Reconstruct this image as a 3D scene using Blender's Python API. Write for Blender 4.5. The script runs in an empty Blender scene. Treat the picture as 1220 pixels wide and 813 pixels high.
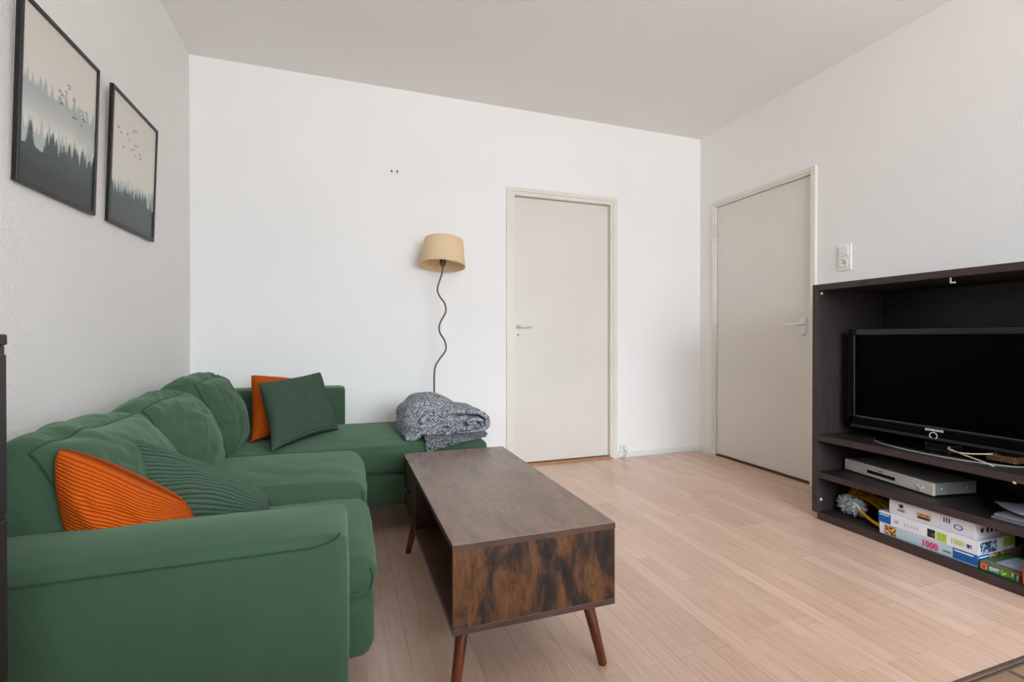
import bpy, bmesh, math, random
import numpy as np
from mathutils import Vector, Matrix, noise
random.seed(7)
C = bpy.context.scene.collection
PI = math.pi

# ------------------------------------------------------------------ materials
def lin(c):
    return tuple(((x/255)/12.92 if x/255 <= .04045 else ((x/255+.055)/1.055)**2.4) for x in c) + (1,)

class N:
    """tiny node-tree writer"""
    def __init__(s, name):
        s.m = bpy.data.materials.new(name); s.m.use_nodes = True
        s.t = s.m.node_tree; s.b = s.t.nodes['Principled BSDF']
    def n(s, kind, **kw):
        x = s.t.nodes.new(kind)
        for k, v in kw.items():
            if k in x.inputs: x.inputs[k].default_value = v
            else: setattr(x, k, v)
        return x
    def l(s, a, b): s.t.links.new(a, b)
    def coords(s, scale=(1, 1, 1), rot=(0, 0, 0), which='Object'):
        tc = s.n('ShaderNodeTexCoord'); mp = s.n('ShaderNodeMapping')
        mp.inputs['Scale'].default_value = scale; mp.inputs['Rotation'].default_value = rot
        s.l(tc.outputs[which], mp.inputs['Vector']); return mp.outputs[0]
    def noise(s, vec, scale, detail=4, rough=.55, dist=0):
        x = s.n('ShaderNodeTexNoise', Scale=scale, Detail=detail, Roughness=rough, Distortion=dist)
        s.l(vec, x.inputs['Vector']); return x.outputs['Fac']
    def ramp(s, fac, stops):
        r = s.n('ShaderNodeValToRGB'); e = r.color_ramp.elements
        while len(e) < len(stops): e.new(.5)
        for k, (p, c) in enumerate(stops): e[k].position = p; e[k].color = lin(c)
        s.l(fac, r.inputs[0]); return r.outputs[0]
    def mix(s, fac, a, b, mode='MIX'):
        x = s.n('ShaderNodeMix', data_type='RGBA', blend_type=mode)
        for sock, v in ((x.inputs[0], fac), (x.inputs[6], a), (x.inputs[7], b)):
            if hasattr(v, 'node'): s.l(v, sock)
            else: sock.default_value = v
        return x.outputs[2]
    def bump(s, fac, strength, dist=.01):
        x = s.n('ShaderNodeBump', Strength=strength, Distance=dist)
        s.l(fac, x.inputs['Height']); s.l(x.outputs[0], s.b.inputs['Normal'])
    def base(s, col=None, rough=.5, spec=.5, metal=0):
        if col is not None:
            if hasattr(col, 'node'): s.l(col, s.b.inputs['Base Color'])
            else: s.b.inputs['Base Color'].default_value = col
        s.b.inputs['Roughness'].default_value = rough
        s.b.inputs['Specular IOR Level'].default_value = spec
        s.b.inputs['Metallic'].default_value = metal
        return s.m

def plain(name, rgb, rough=.5, spec=.5, metal=0, var=.06, vs=30):
    k = N(name); v = k.coords()
    f = k.noise(v, vs, 3)
    a = tuple(max(0, c*(1-var)) for c in rgb); b = tuple(min(255, c*(1+var)) for c in rgb)
    return k.base(k.ramp(f, [(.3, a), (.7, b)]), rough, spec, metal)

def wall_mat(name, rgb, bs, bump):
    k = N(name); v = k.coords()
    f = k.noise(v, 1.3, 3)
    a = tuple(c-3 for c in rgb)
    k.bump(k.noise(v, bs, 3, .6), bump, .004)
    return k.base(k.ramp(f, [(.35, a), (.65, rgb)]), .85, .2)

M = {}
M['wall'] = wall_mat('white_wall_paint', (241, 239, 237), 95, .35)
M['wall_smooth'] = wall_mat('smooth_white_wall_paint', (243, 242, 240), 60, .12)
M['stipple'] = wall_mat('stippled_wall_paint', (236, 233, 230), 120, .9)
M['ceiling'] = wall_mat('ceiling_paint', (240, 238, 234), 70, .15)
M['trim'] = plain('cream_gloss_paint', (228, 224, 214), .35, .4, var=.01, vs=4)
M['door'] = plain('door_paint', (225, 220, 212), .4, .35, var=.012, vs=2)
M['skirting'] = plain('skirting_paint', (232, 232, 230), .4, .4, var=.01)
M['metal'] = plain('satin_nickel', (232, 230, 226), .3, .7, .05, .02)
M['dark_metal'] = plain('dark_nickel', (92, 86, 80), .35, .5, .9, .05)
M['white_plastic'] = plain('white_plastic', (236, 235, 232), .35, .5, var=.01)
M['grey_plastic'] = plain('grey_plastic', (150, 150, 150), .4, .5, var=.03)
M['black'] = plain('black_plastic', (16, 16, 17), .28, .5, var=.05)
M['piano'] = plain('gloss_black_plastic', (10, 10, 11), .09, .5, var=.05)
M['black_frame'] = plain('black_frame_wood', (24, 23, 22), .4, .4, var=.1)

def floor_mat():
    k = N('beech_laminate')
    tc = k.n('ShaderNodeTexCoord'); sp = k.n('ShaderNodeSeparateXYZ'); cb = k.n('ShaderNodeCombineXYZ')
    k.l(tc.outputs['Object'], sp.inputs[0])
    k.l(sp.outputs['Y'], cb.inputs['X']); k.l(sp.outputs['X'], cb.inputs['Y'])
    br = k.n('ShaderNodeTexBrick', Scale=1.0)
    br.offset = .37; br.offset_frequency = 2; br.squash = 1.0
    br.inputs['Brick Width'].default_value = .62; br.inputs['Row Height'].default_value = .0655
    br.inputs['Mortar Size'].default_value = .0006; br.inputs['Mortar Smooth'].default_value = .3
    br.inputs['Bias'].default_value = 0
    br.inputs['Color1'].default_value = lin((233, 201, 182)); br.inputs['Color2'].default_value = lin((222, 188, 167))
    br.inputs['Mortar'].default_value = lin((188, 150, 130))
    k.l(cb.outputs[0], br.inputs['Vector'])
    # wider boards on top of the three strips
    br2 = k.n('ShaderNodeTexBrick', Scale=1.0)
    br2.offset = .43; br2.inputs['Brick Width'].default_value = 1.28; br2.inputs['Row Height'].default_value = .1965
    br2.inputs['Mortar Size'].default_value = .0009; br2.inputs['Mortar Smooth'].default_value = .2
    br2.inputs['Color1'].default_value = lin((252, 252, 252)); br2.inputs['Color2'].default_value = lin((238, 236, 234))
    br2.inputs['Mortar'].default_value = lin((228, 220, 214))
    k.l(cb.outputs[0], br2.inputs['Vector'])
    mp = k.n('ShaderNodeMapping'); mp.inputs['Scale'].default_value = (1.6, 26, 1)
    k.l(cb.outputs[0], mp.inputs['Vector'])
    g = k.noise(mp.outputs[0], 3.2, 6, .6, .5)
    grain = k.ramp(g, [(.28, (232, 226, 220)), (.5, (248, 246, 244)), (.75, (255, 255, 255))])
    c = k.mix(1, br.outputs['Color'], br2.outputs['Color'], 'MULTIPLY')
    c = k.mix(.9, c, grain, 'MULTIPLY')
    k.bump(br2.outputs['Fac'], -.12, .002)
    return k.base(c, .25, .62)
M['floor'] = floor_mat()

def fabric(name, rgb, var=.10, weave=900, bump=.25, sheen=.27):
    k = N(name); v = k.coords()
    f = k.noise(v, 5, 4, .6)
    a = tuple(c*(1-var) for c in rgb); b = tuple(min(255, c*(1+var)) for c in rgb)
    col = k.ramp(f, [(.3, a), (.7, b)])
    w = k.noise(v, weave, 2, .6)
    col = k.mix(.35, col, k.ramp(w, [(.3, (190, 190, 190)), (.7, (255, 255, 255))]), 'MULTIPLY')
    k.bump(w, bump, .0015)
    m = k.base(col, .92, .15)
    k.b.inputs['Sheen Weight'].default_value = sheen
    k.b.inputs['Sheen Roughness'].default_value = .5
    k.b.inputs['Sheen Tint'].default_value = lin((184, 222, 188))
    return m
M['sofa'] = fabric('green_sofa_fabric', (63, 88, 67), .04)
M['piping'] = fabric('green_piping_fabric', (46, 68, 50), .05)
def cord(name, rgb, deep):
    k = N(name); uv = k.n('ShaderNodeUVMap'); sp = k.n('ShaderNodeSeparateXYZ')
    k.l(uv.outputs[0], sp.inputs[0])
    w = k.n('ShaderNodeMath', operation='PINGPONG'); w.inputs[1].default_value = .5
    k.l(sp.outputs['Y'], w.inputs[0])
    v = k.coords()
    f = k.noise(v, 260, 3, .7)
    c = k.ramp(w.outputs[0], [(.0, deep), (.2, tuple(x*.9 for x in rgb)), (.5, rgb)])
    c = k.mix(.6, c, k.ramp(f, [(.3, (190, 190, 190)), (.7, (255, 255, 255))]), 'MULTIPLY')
    k.bump(f, .4, .003)
    m = k.base(c, .95, .1)
    k.b.inputs['Sheen Weight'].default_value = .1
    k.b.inputs['Sheen Tint'].default_value = lin(rgb)
    return m
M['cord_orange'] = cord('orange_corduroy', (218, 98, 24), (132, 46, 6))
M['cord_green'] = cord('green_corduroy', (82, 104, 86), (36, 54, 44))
def knit():
    k = N('speckled_knit'); v = k.coords()
    vo = k.n('ShaderNodeTexVoronoi', Scale=230.0); k.l(v, vo.inputs['Vector'])
    sp = k.n('ShaderNodeSeparateColor'); k.l(vo.outputs['Color'], sp.inputs[0])
    c = k.ramp(sp.outputs[0], [(.0, (54, 60, 70)), (.25, (92, 99, 110)), (.45, (160, 166, 174)), (.7, (206, 210, 216)), (1, (234, 236, 238))])
    k.bump(vo.outputs['Distance'], .9, .01)
    return k.base(c, .95, .1)
M['knit'] = knit()

def rustic(name, scl, stops, rough=.38, gs=9, gm=.75, ps=5.5, spec=.45):
    k = N(name); v = k.coords(scl)
    g = k.noise(v, gs, 7, .65, .2)
    v2 = k.coords(tuple(.35*s + .65 for s in scl))
    p = k.noise(v2, ps, 8, .68, .5)
    col = k.ramp(p, stops)
    col = k.mix(gm, col, k.ramp(g, [(.3, (120, 105, 98)), (.5, (225, 215, 205)), (.7, (255, 250, 244))]), 'MULTIPLY')
    k.bump(g, .08, .002)
    return k.base(col, rough, spec)
RS = [(.37, (30, 25, 27)), (.45, (54, 41, 35)), (.52, (94, 64, 41)), (.62, (118, 82, 51)), (.74, (78, 56, 44))]
M['rustic_top'] = rustic('rustic_board_top', (5, 1, 1), [(.3, (100, 88, 80)), (.45, (120, 100, 88)), (.55, (134, 108, 90)), (.7, (116, 100, 92))], .27, 14, .35, 4, .65)  # paler, greyer browns: the back wall's reflection is put into the colour
M['rustic_end'] = rustic('rustic_board_end', (7, 7, 1), RS, .42, 16, .7, 4.2, .25)
M['rustic_side'] = rustic('rustic_board_side', (4, 1, 4), [(.3, (40, 33, 32)), (.5, (70, 50, 40)), (.7, (88, 60, 44))])
M['rustic_edge'] = rustic('rustic_board_edge', (1, 1, 1), [(.3, (66, 47, 42)), (.5, (84, 58, 48)), (.7, (92, 66, 52))])
M['leg_wood'] = rustic('walnut_leg_wood', (6, 6, 1), [(.3, (92, 48, 26)), (.5, (112, 60, 32)), (.7, (124, 70, 38))], .22)
def wenge(name, scl, a, b, rough=.42):
    k = N(name); v = k.coords(scl)
    g = k.noise(v, 14, 6, .65, .3)
    k.bump(g, .08, .002)
    return k.base(k.ramp(g, [(.32, a), (.68, b)]), rough, .4)
M['wenge_v'] = wenge('dark_wenge_upright', (6, 6, .6), (48, 42, 42), (66, 58, 57))
M['wenge_h'] = wenge('dark_wenge_shelf', (6, .6, 6), (34, 28, 27), (52, 44, 43))
M['wenge_edge'] = wenge('dark_wenge_edge', (6, 1, 6), (54, 43, 42), (70, 57, 55), .5)
M['chest'] = wenge('black_brown_veneer', (6, 6, .6), (28, 22, 22), (44, 34, 34))

def paper(name, rgb): return plain(name, rgb, .45, .4, var=.02, vs=60)
for nm, c in dict(white=(232, 233, 236), pale=(188, 206, 216), blue=(18, 92, 168), navy=(16, 44, 92), magenta=(222, 36, 110),
                  lime=(176, 204, 62), dark=(38, 40, 50), tan=(196, 158, 108), red=(178, 54, 38), teal=(36, 142, 140),
                  green=(64, 120, 58), bright=(150, 206, 62), orange=(226, 128, 60), grey=(170, 172, 180), black=(20, 20, 22), lightgreen=(206,216,150), lavender=(196,200,216)).items():
    M['p_'+nm] = paper('printed_'+nm, c)
def speck(name, a, b, c, s=60):
    k = N(name); v = k.coords()
    vo = k.n('ShaderNodeTexVoronoi', Scale=float(s)); k.l(v, vo.inputs['Vector'])
    sp = k.n('ShaderNodeSeparateColor'); k.l(vo.outputs['Color'], sp.inputs[0])
    return k.base(k.ramp(sp.outputs[0], [(.2, a), (.5, b), (.8, c)]), .45, .4)
M['p_market'] = speck('printed_market_picture', (96, 48, 26), (196, 120, 54), (232, 196, 130), 130)
M['p_sea'] = speck('printed_sea_picture', (30, 52, 84), (70, 110, 150), (190, 200, 210), 90)
M['p_leaf'] = speck('printed_leaf_picture', (30, 78, 34), (110, 176, 48), (190, 226, 90), 110)

# ------------------------------------------------------------------ mesh helpers
def tag(o, label=None, cat=None, group=None, kind=None):
    if label: o['label'] = label
    if cat: o['category'] = cat
    if group: o['group'] = group
    if kind: o['kind'] = kind
    return o

def thing(name, loc, label, cat, group=None, kind=None):
    o = bpy.data.objects.new(name, None); C.objects.link(o)
    o.location = loc; o.empty_display_size = .1
    return tag(o, label, cat, group, kind)

WORLD = {}
def obj(name, bm, mat, parent=None, smooth=False, label=None):
    """one mesh object; vertices are given in world metres and stored relative to the parent's place"""
    me = bpy.data.meshes.new(name)
    bm.normal_update(); bm.to_mesh(me); bm.free()
    if mat is not None:
        for m in (mat if isinstance(mat, (list, tuple)) else [mat]): me.materials.append(m)
    if smooth:
        for p in me.polygons: p.use_smooth = True
    o = bpy.data.objects.new(name, me); C.objects.link(o)
    if parent is not None:
        org = WORLD.get(parent.name, Vector(parent.location))
        me.transform(Matrix.Translation(-org)); o.parent = parent; WORLD[o.name] = org
    else: WORLD[o.name] = Vector((0, 0, 0))
    if label: o['label'] = label
    return o

def root_at(o, loc):
    """move a top-level mesh's origin to loc without moving its shape"""
    loc = Vector(loc); o.data.transform(Matrix.Translation(-loc)); o.location = loc; WORLD[o.name] = loc
    return o

def join(*bms):
    out = bmesh.new()
    for b in bms:
        me = bpy.data.meshes.new('t'); b.to_mesh(me); b.free(); out.from_mesh(me); bpy.data.meshes.remove(me)
    return out

def box(x0, x1, y0, y1, z0, z1, bev=0, seg=2, M4=None):
    bm = bmesh.new(); bmesh.ops.create_cube(bm, size=1)
    for v in bm.verts:
        v.co = Vector((x0+(v.co.x+.5)*(x1-x0), y0+(v.co.y+.5)*(y1-y0), z0+(v.co.z+.5)*(z1-z0)))
    if bev: bmesh.ops.bevel(bm, geom=bm.edges[:], offset=bev, segments=seg, affect='EDGES', profile=.5)
    if M4 is not None: bm.transform(M4)
    return bm

def tube(pts, r, n=10, cap=True):
    bm = bmesh.new(); pts = [Vector(p) for p in pts]; rings = []
    rad = r if isinstance(r, (list, tuple)) else [r]*len(pts)
    t0 = (pts[1]-pts[0]).normalized()
    u = t0.orthogonal().normalized()
    for i, p in enumerate(pts):
        a = pts[max(0, i-1)]; b = pts[min(len(pts)-1, i+1)]
        t = (b-a).normalized()
        u = (u - t*u.dot(t)).normalized(); w = t.cross(u)
        rings.append([bm.verts.new(p + (u*math.cos(2*PI*k/n)+w*math.sin(2*PI*k/n))*rad[i]) for k in range(n)])
    for i in range(len(rings)-1):
        for k in range(n):
            bm.faces.new((rings[i][k], rings[i][(k+1) % n], rings[i+1][(k+1) % n], rings[i+1][k]))
    if cap:
        bm.faces.new(rings[0][::-1]); bm.faces.new(rings[-1])
    return bm

def lathe(prof, M4=None, n=32, close=False):
    """profile of (r, z) turned round z"""
    bm = bmesh.new(); rings = []
    for r, z in prof:
        rings.append([bm.verts.new((max(r, 1e-4)*math.cos(2*PI*k/n), max(r, 1e-4)*math.sin(2*PI*k/n), z)) for k in range(n)])
    m = len(rings)
    for i in range(m if close else m-1):
        a, b = rings[i], rings[(i+1) % m]
        for k in range(n): bm.faces.new((a[k], a[(k+1) % n], b[(k+1) % n], b[k]))
    if not close:
        bm.faces.new(rings[0][::-1]); bm.faces.new(rings[-1])
    if M4 is not None: bm.transform(M4)
    return bm

def smoothpts(pts, k=6):
    pts = [Vector(p) for p in pts]; out = []
    P = [pts[0]*2-pts[1]] + pts + [pts[-1]*2-pts[-2]]
    for i in range(1, len(P)-2):
        for j in range(k):
            t = j/k; a, b, c, d = P[i-1], P[i], P[i+1], P[i+2]
            out.append(.5*((2*b)+(c-a)*t+(2*a-5*b+4*c-d)*t*t+(3*b-a-3*c+d)*t**3))
    out.append(pts[-1]); return out

def cyl(p, q, r, n=20, r2=None):
    return tube([p, q], [r, r if r2 is None else r2], n)

class Soft:
    """an upholstered box: rounded, bulged and wrinkled; at(p) maps the unit cube onto it"""
    def __init__(s, size, r, puff, wr=0, wf=(6, 6, 6), seed=0, M4=None, skew=0, fold=0):
        s.h = Vector(size)/2; s.r = r; s.puff = puff; s.wr = wr; s.wf = wf; s.seed = seed; s.M = M4 or Matrix(); s.skew = skew; s.fold = fold
    def at(s, p, off=0):
        r = min(s.r, min(s.h)*.98)
        q = Vector(p[i]*s.h[i] for i in range(3))
        c = Vector(max(-(s.h[i]-r), min(s.h[i]-r, q[i])) for i in range(3))
        d = q-c
        nrm = d.normalized() if d.length > 1e-9 else Vector((0, 0, 1))
        q = c+nrm*(r+off)
        for a in range(3):
            b, e = [i for i in range(3) if i != a]
            q[a] += p[a]*s.puff[a]*(1-p[b]**2)*(1-p[e]**2)
        if s.wr:
            w = Vector((q[0]*s.wf[0], (q[1]+s.skew*q[2]+s.skew*.6*q[0])*s.wf[1], (q[2]-s.skew*q[1]*.5)*s.wf[2])) + Vector((s.seed*3.7, s.seed*1.3, 0))
            dist = noise.noise(w*.5)*1.2
            yy = q[1]+s.skew*q[2]; zz = q[2]-s.skew*q[1]
            if s.fold == 0: yy, zz = q[1]+.7*q[0], q[0]*.8-q[1]*.6
            w2 = Vector((q[0]*6+dist*.5, yy*3.0+s.seed, zz*13+dist*1.2))
            rg = 1-min(1, abs(noise.noise(w2))*2.2)
            f = rg*rg*(s.fold or (.35 if s.skew else 0))*(.4+.9*max(0, noise.noise(w*.8+Vector((3, 1, 2)))+.3)) + noise.noise(w+Vector((dist, dist, dist)))*.6 + (abs(noise.noise(w*1.7+Vector((5, dist*2, 0))))-.25)*.9
            q += nrm*f*s.wr
        return s.M @ q
    def bm(s, n=28):
        bm = bmesh.new(); bmesh.ops.create_cube(bm, size=2)
        bmesh.ops.subdivide_edges(bm, edges=bm.edges[:], cuts=n-1, use_grid_fill=True)
        for v in bm.verts: v.co = s.at(v.co.copy())
        return bm
    def pipe(s, path, r=.004, off=.001, n=24):
        pts = []
        for a, b in zip(path[:-1], path[1:]):
            for k in range(n): pts.append(s.at(Vector(a).lerp(Vector(b), k/n), off))
        pts.append(s.at(Vector(path[-1]), off))
        return tube(pts, r, 8)

def soft_between(x0, x1, y0, y1, z0, z1, r, puff, **k):
    return Soft((x1-x0, y1-y0, z1-z0), r, puff, M4=Matrix.Translation(((x0+x1)/2, (y0+y1)/2, (z0+z1)/2)), **k)

def text_bm(txt, size, M4, depth=.0006, bold=0.0, sx=1):
    cu = bpy.data.curves.new('t', 'FONT'); cu.body = txt; cu.size = size; cu.extrude = depth; cu.offset = bold
    cu.align_x = 'LEFT'; cu.resolution_u = 2
    o = bpy.data.objects.new('t', cu); C.objects.link(o)
    me = bpy.data.meshes.new_from_object(o.evaluated_get(bpy.context.evaluated_depsgraph_get()))
    bpy.data.objects.remove(o); bpy.data.curves.remove(cu)
    bm = bmesh.new(); bm.from_mesh(me); bpy.data.meshes.remove(me)
    bmesh.ops.scale(bm, vec=(sx, 1, 1), verts=bm.verts)
    bm.transform(M4); return bm

def frameM(origin, xdir, ydir):
    x = Vector(xdir).normalized(); y = Vector(ydir).normalized(); z = x.cross(y).normalized()
    m = Matrix((x, y, z)).transposed().to_4x4(); m.translation = Vector(origin); return m

# ------------------------------------------------------------------ room
L, R, D, B, H = -.896, 2.997, 3.5, -2.3, 2.759
def struct(name, bm, m, label, cat, smooth=False):
    return tag(obj(name, bm, m, None, smooth), label, cat, kind='structure')
struct('floor', box(L-.1, R+.2, B-.1, D+.2, -.05, 0), M['floor'], 'pinkish beech strip laminate floor of the room', 'floor')
struct('ceiling', box(L-.1, R+.2, B-.1, D+.2, H, H+.05), M['ceiling'], 'plain off white ceiling over the room', 'ceiling')
struct('wall_left', box(L-.1, L, B, D+.1, 0, H), M['stipple'], 'stippled white left wall with two framed prints', 'wall')
d1 = (1.222, 2.108, 2.118)      # back door opening x0 x1 top
d2 = (2.418, 3.330, 2.13)       # right door opening y0 y1 top
T = .12
struct('wall_back', join(box(L, d1[0], D, D+T, 0, H), box(d1[1], R, D, D+T, 0, H), box(d1[0], d1[1], D, D+T, d1[2], H)), M['wall_smooth'],
       'white back wall behind sofa and lamp', 'wall')
struct('back_door_light_block', box(d1[0]-.1, d1[1]+.1, D+T, D+T+.03, 0, d1[2]+.1), M['wall'], 'unseen panel added behind the back door to block leaking light', 'wall')  # added out of sight so sky light cannot leak under the door
struct('right_door_light_block', box(R+T, R+T+.03, d2[0]-.1, d2[1]+.1, 0, d2[2]+.1), M['wall'], 'unseen panel added behind the right door to block leaking light', 'wall')  # same kind of added light blocker, hidden behind the right door
struct('wall_right', join(box(R, R+T, B, d2[0], 0, H), box(R, R+T, d2[1], D+T, 0, H), box(R, R+T, d2[0], d2[1], d2[2], H)), M['wall'],
       'white right wall above the dark media cabinet', 'wall')
WX0, WX1, WZ0, WZ1 = .10, 2.85, .80, 2.62
struct('wall_rear', join(box(L, WX0, B-.1, B, 0, H), box(WX1, R, B-.1, B, 0, H), box(WX0, WX1, B-.1, B, 0, WZ0), box(WX0, WX1, B-.1, B, WZ1, H)),
       M['wall'], 'white rear wall with the wide window', 'wall')
# window
w = thing('window_1', ((WX0+WX1)/2, B-.05, WZ0), 'wide white framed window in the rear wall', 'window', kind='structure')
f = .06
obj('window_frame', join(box(WX0, WX1, B-.09, B-.02, WZ0, WZ0+f), box(WX0, WX1, B-.09, B-.02, WZ1-f, WZ1), box(WX0, WX0+f, B-.09, B-.02, WZ0+f, WZ1-f),
    box(WX1-f, WX1, B-.09, B-.02, WZ0+f, WZ1-f), box((WX0+WX1)/2-.03, (WX0+WX1)/2+.03, B-.09, B-.02, WZ0+f, WZ1-f)), M['trim'], w)
k = N('window_glass')
tr = k.n('ShaderNodeBsdfTransparent'); gl = k.n('ShaderNodeBsdfGlossy', Roughness=.02); fr = k.n('ShaderNodeFresnel', IOR=1.3); mx = k.n('ShaderNodeMixShader')
k.l(fr.outputs[0], mx.inputs[0]); k.l(tr.outputs[0], mx.inputs[1]); k.l(gl.outputs[0], mx.inputs[2])
k.l(mx.outputs[0], k.t.nodes['Material Output'].inputs['Surface'])
for a, b in ((WX0+f, (WX0+WX1)/2-.03), ((WX0+WX1)/2+.03, WX1-f)):
    obj('window_pane', box(a, b, B-.06, B-.054, WZ0+f, WZ1-f), k.m, w)
obj('window_sill', box(WX0-.05, WX1+.05, B-.02, B+.16, WZ0-.03, WZ0, .006), M['trim'], w)
# skirting
struct('baseboard_back', join(box(2.16, R, D-.012, D, 0, .048, .003), box(L, 1.17, D-.012, D, 0, .048, .003)), M['skirting'], 'low white skirting along the back wall', 'baseboard')
struct('baseboard_right', join(box(R-.012, R, 3.356, D-.012, 0, .048, .003), box(R-.012, R, B, 2.37, 0, .048, .003)), M['skirting'], 'low white skirting along the right wall', 'baseboard')

def lever(along, out, at, plate_h, name_parent, length=.105, plate=True, keyhole=True):
    """door lever: along = direction of the grip, out = out of the door face"""
    a = Vector(along); o = Vector(out); up = Vector((0, 0, 1)); p = Vector(at)
    fx = a if a.cross(up).dot(o) > 0 else -a
    bits = []
    if plate:
        m = frameM(p, fx, up); bits.append(box(-.02, .02, -plate_h*.6, plate_h*.4, 0, .006, .003, 2, m))
    else:
        bits.append(cyl(p, p+o*.006, .019))
    lv = tube(smoothpts([p+o*.002, p+o*.035, p+o*.05+a*.012, p+o*.052+a*.04, p+o*.05+a*length*.8, p+o*.044+a*length]), .0085, 12)
    pr = name_parent
    h = obj('door_handle', join(*bits), M['metal'], pr, True)
    obj('lever_grip', lv, M['metal'], h, True)
    if keyhole:
        q = p-up*.064; obj('keyhole', join(cyl(q, q+o*.004, .005), box(-.0025, .0025, -.012, 0, 0, .004, 0, 1, frameM(q, fx, up))), M['black'], pr)

# back door
dr = thing('door_1', (1.66, D, 0), 'cream flush door in the back wall beside the lamp', 'door', kind='structure')
obj('door_leaf', box(1.250, 2.086, D+.035, D+.075, .022, 2.095, .002), M['door'], dr)
j0, j1, jt = 1.250, 2.086, 2.095
obj('door_frame', join(box(j0-.071, j0-.03, D-.012, D+.01, 0, jt+.03, .002), box(j1+.022, j1+.062, D-.012, D+.01, 0, jt+.03, .002), box(j0-.071, j1+.062, D-.012, D+.01, jt+.03, jt+.061, .002),
    box(j0-.031, j0-.002, D-.004, D+.11, 0, jt+.032, .002), box(j1+.002, j1+.024, D-.004, D+.11, 0, jt+.032, .002), box(j0-.002, j1+.002, D-.004, D+.11, jt+.003, jt+.032, .002)), M['trim'], dr)
obj('threshold', box(j0-.03, j1+.024, D-.004, D+.12, 0, .014, .003), M['leg_wood'] if False else plain('oak_threshold', (176, 128, 92), .45), dr)
lever((1, 0, 0), (0, -1, 0), (1.289, D+.035, 1.088), .1, dr, plate=False)

# right door
dr = thing('door_2', (R, 2.87, 0), 'cream flush door in the right wall beside the media cabinet', 'door', kind='structure')
y0, y1, t2 = 2.424, 3.306, 2.106
obj('door_leaf', box(R+.012, R+.052, y0, y1, .016, t2, .002), M['door'], dr)
obj('door_frame', join(box(R-.022, R+.005, y0-.047, y0-.01, 0, t2+.046, .003), box(R-.016, R+.005, y1+.016, y1+.043, 0, t2+.046, .003), box(R-.018, R+.005, y0-.046, y1+.042, t2+.018, t2+.0455, .003),
    box(R-.008, R+.11, y0-.03, y0-.003, 0, t2+.02, .002), box(R-.008, R+.11, y1+.003, y1+.018, 0, t2+.02, .002), box(R-.008, R+.11, y0-.003, y1+.003, t2+.003, t2+.02, .002)), M['trim'], dr)
obj('threshold', box(R-.004, R+.12, y0-.003, y1+.003, 0, .008, .002), plain('dark_threshold', (96, 66, 48), .5), dr)
for z in (1.916, 1.084, .245):
    obj('door_hinge', join(cyl((R-.006, y1-.002, z-.045), (R-.006, y1-.002, z+.045), .008, 12), box(R+.006, R+.0135, y1-.03, y1+.0, z-.045, z+.045, .001)), M['trim'], dr)
lever((0, 1, 0), (-1, 0, 0), (R+.012, 2.485, 1.092), .115, dr)

# ------------------------------------------------------------------ fittings on the walls
s = thing('light_switch', (R, 2.187, 1.507), 'white light switch over a socket on the right wall above cabinet', 'switch')
obj('back_plate', box(R-.011, R, 2.143, 2.231, 1.424, 1.590, .004), M['white_plastic'], s)
obj('rocker', box(R-.018, R-.0105, 2.158, 2.216, 1.515, 1.580, .003), M['white_plastic'], s)
obj('socket_rim', lathe([(.0, 0), (.024, 0), (.027, .008), (.024, .009), (.021, .002), (0, .002)], frameM((R-.0105, 2.187, 1.470), (0, 1, 0), (0, 0, 1)) @ Matrix.Rotation(PI, 4, 'Y')), M['white_plastic'], s, True)
obj('socket_pin_hole', join(cyl((R-.0155, 2.180, 1.470), (R-.0105, 2.180, 1.470), .004, 10), cyl((R-.0155, 2.194, 1.470), (R-.0105, 2.194, 1.470), .004, 10)), M['grey_plastic'], s)
s = thing('wall_socket', (2.212, D, .078), 'small white wall socket with a plug at the skirting by the back door', 'socket')
obj('back_plate', box(2.176, 2.238, D-.02, D, .050, .112, .004), M['white_plastic'], s)
obj('plug', lathe([(0, 0), (.019, 0), (.019, .02), (.012, .03), (0, .031)], frameM((2.212, D-.02, .082), (1, 0, 0), (0, 0, 1))), M['white_plastic'], s, True)
obj('cord', tube(smoothpts([(2.212, D-.045, .072), (2.206, D-.05, .04), (2.196, D-.03, .008), (2.17, D-.02, .004)]), .0028, 8), M['grey_plastic'], s, True)
s = tag(obj('wall_nail', cyl((.327, D+.004, 2.176), (.327, D-.014, 2.172), .006, 10), M['dark_metal'], None, True), 'dark nail left in the back wall, left one of the two', 'nail', 'nails in the back wall')
root_at(s, (.327, D, 2.176))
s = tag(obj('wall_nail', join(cyl((.366, D+.004, 2.180), (.366, D-.016, 2.176), .0045, 10), cyl((.366, D-.014, 2.178), (.366, D-.016, 2.163), .003, 8)), M['dark_metal'], None, True), 'bent nail left in the back wall, right one of the two', 'nail', 'nails in the back wall')
root_at(s, (.366, D, 2.178))

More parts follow.
